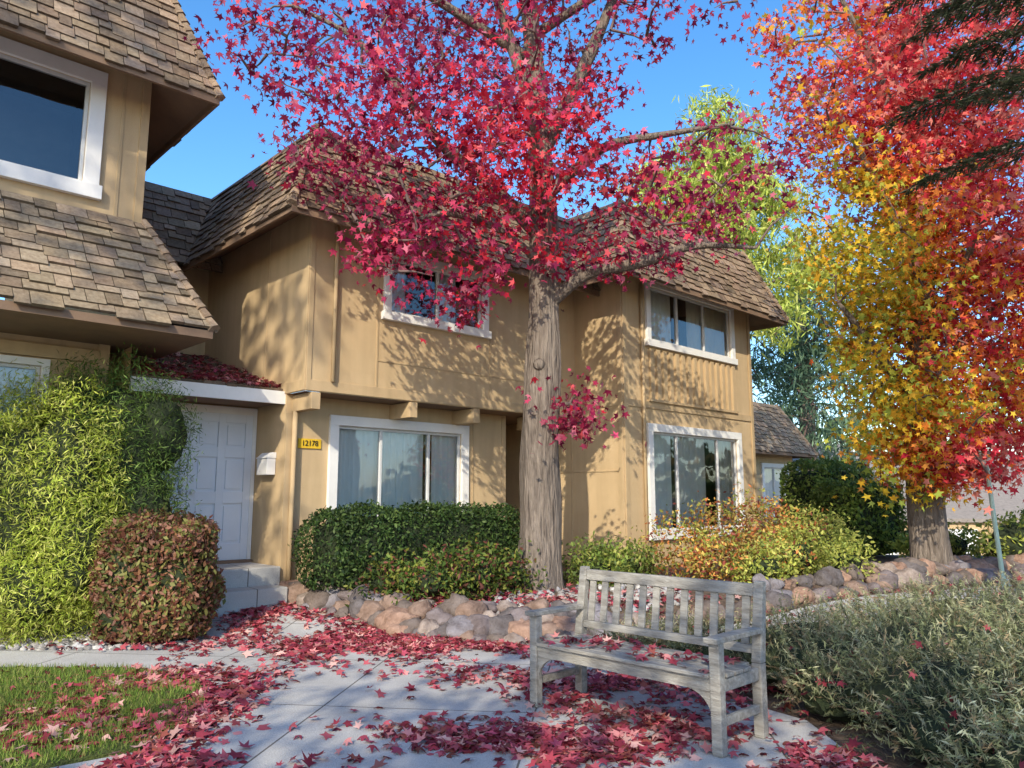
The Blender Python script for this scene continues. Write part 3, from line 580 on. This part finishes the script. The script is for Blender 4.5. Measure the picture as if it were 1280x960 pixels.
fluffy('low_shrub',[bl(8.6,13.2,.6,.8),bl(9.5,13.6,.7,1.0),bl(8.0,14.6,.7,.6)],5000,.1,[(.45,.47,.09),(.24,.32,.07),(.34,.4,.09)],'oval',dn=0)
# rosemary mass at the right of the bench
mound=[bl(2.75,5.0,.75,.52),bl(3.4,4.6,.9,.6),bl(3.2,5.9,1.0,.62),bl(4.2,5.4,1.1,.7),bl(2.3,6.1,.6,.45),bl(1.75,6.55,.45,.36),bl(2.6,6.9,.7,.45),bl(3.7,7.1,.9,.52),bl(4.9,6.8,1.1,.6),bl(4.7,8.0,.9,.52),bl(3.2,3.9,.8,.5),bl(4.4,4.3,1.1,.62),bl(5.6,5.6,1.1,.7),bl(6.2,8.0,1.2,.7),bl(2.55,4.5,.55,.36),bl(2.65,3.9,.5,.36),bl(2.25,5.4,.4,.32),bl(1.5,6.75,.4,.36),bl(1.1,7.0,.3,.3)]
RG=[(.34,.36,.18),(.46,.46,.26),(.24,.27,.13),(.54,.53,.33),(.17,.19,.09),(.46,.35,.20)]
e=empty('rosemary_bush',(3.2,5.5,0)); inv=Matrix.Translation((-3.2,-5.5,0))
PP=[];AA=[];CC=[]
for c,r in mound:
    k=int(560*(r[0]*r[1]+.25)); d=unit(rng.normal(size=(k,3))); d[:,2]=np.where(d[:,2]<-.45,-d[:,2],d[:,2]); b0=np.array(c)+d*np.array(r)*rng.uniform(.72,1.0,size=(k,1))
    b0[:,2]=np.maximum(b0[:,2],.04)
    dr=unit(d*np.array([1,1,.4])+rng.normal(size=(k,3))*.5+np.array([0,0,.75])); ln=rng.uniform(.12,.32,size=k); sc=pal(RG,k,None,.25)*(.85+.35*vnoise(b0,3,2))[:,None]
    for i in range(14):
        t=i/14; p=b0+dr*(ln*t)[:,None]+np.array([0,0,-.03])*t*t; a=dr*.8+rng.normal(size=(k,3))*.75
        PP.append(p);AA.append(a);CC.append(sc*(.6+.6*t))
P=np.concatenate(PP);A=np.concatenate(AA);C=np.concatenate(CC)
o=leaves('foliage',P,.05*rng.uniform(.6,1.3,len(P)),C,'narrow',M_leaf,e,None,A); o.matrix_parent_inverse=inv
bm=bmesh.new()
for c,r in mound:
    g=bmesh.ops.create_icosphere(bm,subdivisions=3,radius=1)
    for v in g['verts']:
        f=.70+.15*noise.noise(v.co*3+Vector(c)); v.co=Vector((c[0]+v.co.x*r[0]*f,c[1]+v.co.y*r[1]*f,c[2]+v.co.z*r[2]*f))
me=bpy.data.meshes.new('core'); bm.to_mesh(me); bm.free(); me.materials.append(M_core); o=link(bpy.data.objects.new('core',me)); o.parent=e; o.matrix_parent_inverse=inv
# ---------------------------------------------------------------- grass blades
n=52000; P=np.c_[rng.uniform(-6.2,-2.0,n),rng.uniform(3.4,6.9,n)]
def inpoly(P,poly):
    r=np.zeros(len(P),bool); j=len(poly)-1
    for i in range(len(poly)):
        xi,yi=poly[i];xj,yj=poly[j]; c=((yi>P[:,1])!=(yj>P[:,1]))&(P[:,0]<(xj-xi)*(P[:,1]-yi)/(yj-yi+1e-9)+xi); r^=c; j=i
    return r
P=P[inpoly(P,lawnpoly)]; n=len(P); P3=np.c_[P,h(P[:,0],P[:,1])+.034]
ax=rng.normal(size=(n,3))*.45; ax[:,2]=1
gn=(.85+.35*vnoise(P3,2.5,8))[:,None]
leaves('lawn_grass',P3,rng.uniform(.03,.065,n)*1.0,pal([(.16,.26,.04),(.24,.34,.06),(.11,.18,.03),(.34,.34,.10)],n)*gn,'blade',M_leaf,None,rng.normal(size=(n,3))*np.array([1,1,.2]),ax)
# ---------------------------------------------------------------- rocks
def rocks(name,items,sub=3):
    bm=bmesh.new(); cl=bm.verts.layers.float_color.new('Col')
    for (x,y,r,c,sink) in items:
        g=bmesh.ops.create_icosphere(bm,subdivisions=sub,radius=1); sc=Vector((r*random.uniform(.85,1.3),r*random.uniform(.75,1.1),r*random.uniform(.65,.9))); a=random.uniform(0,6.3); off=Vector((random.uniform(0,99),0,x))
        z=float(h(x,y))
        for v in g['verts']:
            d=v.co.copy(); f=1+.38*noise.noise(d*1.4+off)+.16*noise.noise(d*3.5+off)
            q=Vector((d.x*sc.x*f,d.y*sc.y*f,d.z*sc.z*f)); q.rotate(Matrix.Rotation(a,3,'Z')); v.co=q+Vector((x,y,z+sc.z*sink)); v[cl]=(*c,1)
    me=bpy.data.meshes.new(name); bm.to_mesh(me); bm.free(); me.polygons.foreach_set('use_smooth',[True]*len(me.polygons)); me.materials.append(M_rock)
    return link(bpy.data.objects.new(name,me))
rc=[(.24,.20,.20),(.17,.15,.15),(.33,.23,.18),(.38,.31,.27),(.21,.17,.15),(.27,.25,.27),(.42,.27,.20)]
it=[]
def along(xa,xb,n,off=0,rr=(.12,.22)):
    for i in range(n):
        x=xa+(xb-xa)*(i+random.uniform(-.3,.3))/n; y=float(np.interp(x,BX,BY))+off+random.uniform(-.08,.08); it.append((x,y,random.uniform(*rr),random.choice(rc),.4))
along(-2.85,1.1,22,0,(.14,.23)); along(-2.7,1.1,20,.26,(.12,.2)); along(-2.5,1.1,26,-.2,(.05,.11)); along(-2.4,1.1,12,.5,(.09,.15)); along(1.1,5,24,.02,(.1,.19)); along(5,11,30,.1,(.12,.22)); along(5.2,10,30,.55,(.12,.22)); along(3.2,6,16,.45,(.1,.17)); along(5,10,24,1.0,(.1,.18))
rocks('rock_border',it)
it=[(random.uniform(-6.5,-3.3),random.uniform(7.65,8.7),random.uniform(.02,.05),random.choice([(.62,.60,.57),(.42,.40,.38),(.52,.52,.54),(.3,.28,.27)]),.6) for _ in range(1300)]
rocks('gravel_stones',it,1)
it=[]
for _ in range(260):
    x=random.uniform(-.2,2.2); it.append((x,float(np.interp(x,BX,BY))+random.uniform(.3,1.8),random.uniform(.03,.06),random.choice([(.6,.58,.55),(.4,.38,.36),(.5,.5,.52)]),.5))
rocks('bed_pebbles',it,1)
# ---------------------------------------------------------------- fallen leaves
def G(n,c,s,r=0):
    q=rng.normal(size=(n,2))*np.array(s); a=r; R=np.array([[math.cos(a),-math.sin(a)],[math.sin(a),math.cos(a)]]); return q@R.T+np.array(c)
L=[G(2700,(-1.5,7.95),(.65,.45),.35),G(1100,(-.45,7.7),(.7,.25)),G(900,(-2.75,9.0),(.3,.45),.5),G(1250,(.75,6.2),(.8,.25),-.3),G(600,(.9,5.3),(.5,.28),-.78),G(1500,(.2,4.75),(.52,.2),-.25),G(1100,(-2.15,5.4),(.18,.6)),G(750,(-1.9,4.4),(.45,.11)),
   np.c_[rng.uniform(-5.5,-2.1,650),rng.uniform(4,6.9,650)],G(700,(-2.9,5.4),(.45,.6)),G(1700,(0.1,8.95),(1.5,.45)),G(560,(1.75,4.4),(.4,.2),.2),np.c_[rng.uniform(-3,5,260),rng.uniform(3.8,9,260)],
   np.c_[rng.uniform(0,8,900),rng.uniform(8.8,13,900)],G(160,(-3.5,7.8),(.6,.2)),G(560,(-2.75,6.35),(.28,.28),.5)]
P=np.concatenate(L); keep=rng.uniform(size=len(P))<np.clip(.52+1.25*vnoise(np.c_[P,np.zeros(len(P))],4.1,4),.03,1); P=P[keep]
P=P[~((P[:,0]>2.05)&(P[:,1]<8)&(P[:,1]>4.6))]
n=len(P); z=h(P[:,0],P[:,1])+.036+rng.uniform(0,.03,n)
FC=[(.36,.05,.07),(.48,.10,.12),(.20,.025,.04),(.54,.21,.20),(.58,.33,.29),(.24,.065,.05),(.36,.06,.10)]; FW=[3,3,2.8,2.4,1.6,1.6,2]
nr=rng.normal(size=(n,3))*.36; nr[:,2]=1
leaves('fallen_leaves',np.c_[P,z],rng.uniform(.07,.13,n),pal(FC,n,FW,.3),'star',M_fall,None,nr,rng.normal(size=(n,3)))
n=100; lx=rng.uniform(-.68,.68,n); ly=rng.uniform(-.26,.17,n); nr=rng.normal(size=(n,3))*.3; nr[:,2]=1
leaves('seat_leaves',np.c_[lx,ly,.455+rng.uniform(0,.02,n)],rng.uniform(.07,.11,n),pal(FC,n,FW),'star',M_fall,BN,nr)
n=800; s=rng.uniform(-1.85,-.02,n); t=.6+2.5*rng.uniform(0,1,n)**1.8; nr=rng.normal(size=(n,3))*.35; nr[:,2]=1
leaves('entry_roof_leaves',np.c_[s,t,2.95+(t-.58)*.301+rng.uniform(0,.03,n)],rng.uniform(.07,.12,n),pal(FC,n,FW),'star',M_fall,TH,nr)
n=110; ci=rng.integers(0,len(mound),n); cc=np.array([m[0] for m in mound])[ci]; rr=np.array([m[1] for m in mound])[ci]; d=unit(rng.normal(size=(n,3))); d[:,2]=np.abs(d[:,2])
leaves('caught_leaves',cc+d*rr*1.05,rng.uniform(.06,.10,n),pal(FC,n,FW)*.8,'star',M_fall)
# ---------------------------------------------------------------- lamp
LM=empty('garden_lamp_post',(7.25,11.5,float(h(7.25,11.5)))); mb=MB()
mb.tube([(0,0,0),(0,0,.12),(-.01,0,.14),(-.1,0,1.78)],[.08,.07,.035,.03],12); mb.tube([(-.1,0,1.78),(-.1,0,1.82),(-.1,0,1.92)],[.03,.09,.10],14,1); mb.tube([(-.1,0,1.92),(-.1,0,1.95),(-.1,0,2.02)],[.19,.18,.03],16)
mb.build('pole_and_head',[M_greenpole,M_white],LM,smooth=False)
# ---------------------------------------------------------------- light
el=math.radians(31); az=Vector((-.2,-.98,0)).normalized(); sv=Vector((az.x*math.cos(el),az.y*math.cos(el),math.sin(el)))
sl=bpy.data.lights.new('sun','SUN'); sl.energy=5.0; sl.angle=math.radians(.5); sl.color=(1,.91,.72); so=link(bpy.data.objects.new('sun',sl)); so.rotation_euler=sv.to_track_quat('Z','Y').to_euler(); so.location=(0,0,30)
w=bpy.data.worlds.new('World'); scene.world=w; w.use_nodes=True; nt=w.node_tree; bg=nt.nodes['Background']
sk=nt.nodes.new('ShaderNodeTexSky'); sk.sky_type='NISHITA'; sk.sun_disc=False; sk.sun_elevation=el; sk.sun_rotation=math.atan2(sv.x,sv.y); sk.ozone_density=2.0; sk.air_density=1.0; sk.dust_density=.8
hs=nt.nodes.new('ShaderNodeHueSaturation'); hs.inputs['Saturation'].default_value=1.3; hs.inputs['Value'].default_value=2.1
nt.links.new(sk.outputs[0],hs.inputs['Color']); nt.links.new(hs.outputs[0],bg.inputs['Color']); bg.inputs['Strength'].default_value=.15
cam=bpy.data.cameras.new('camera'); cam.lens=26.7; cam.sensor_width=36; cam.clip_end=1500; co=link(bpy.data.objects.new('camera',cam)); co.location=(0,0,1.5); co.rotation_euler=(math.radians(98.38),0,0); scene.camera=co
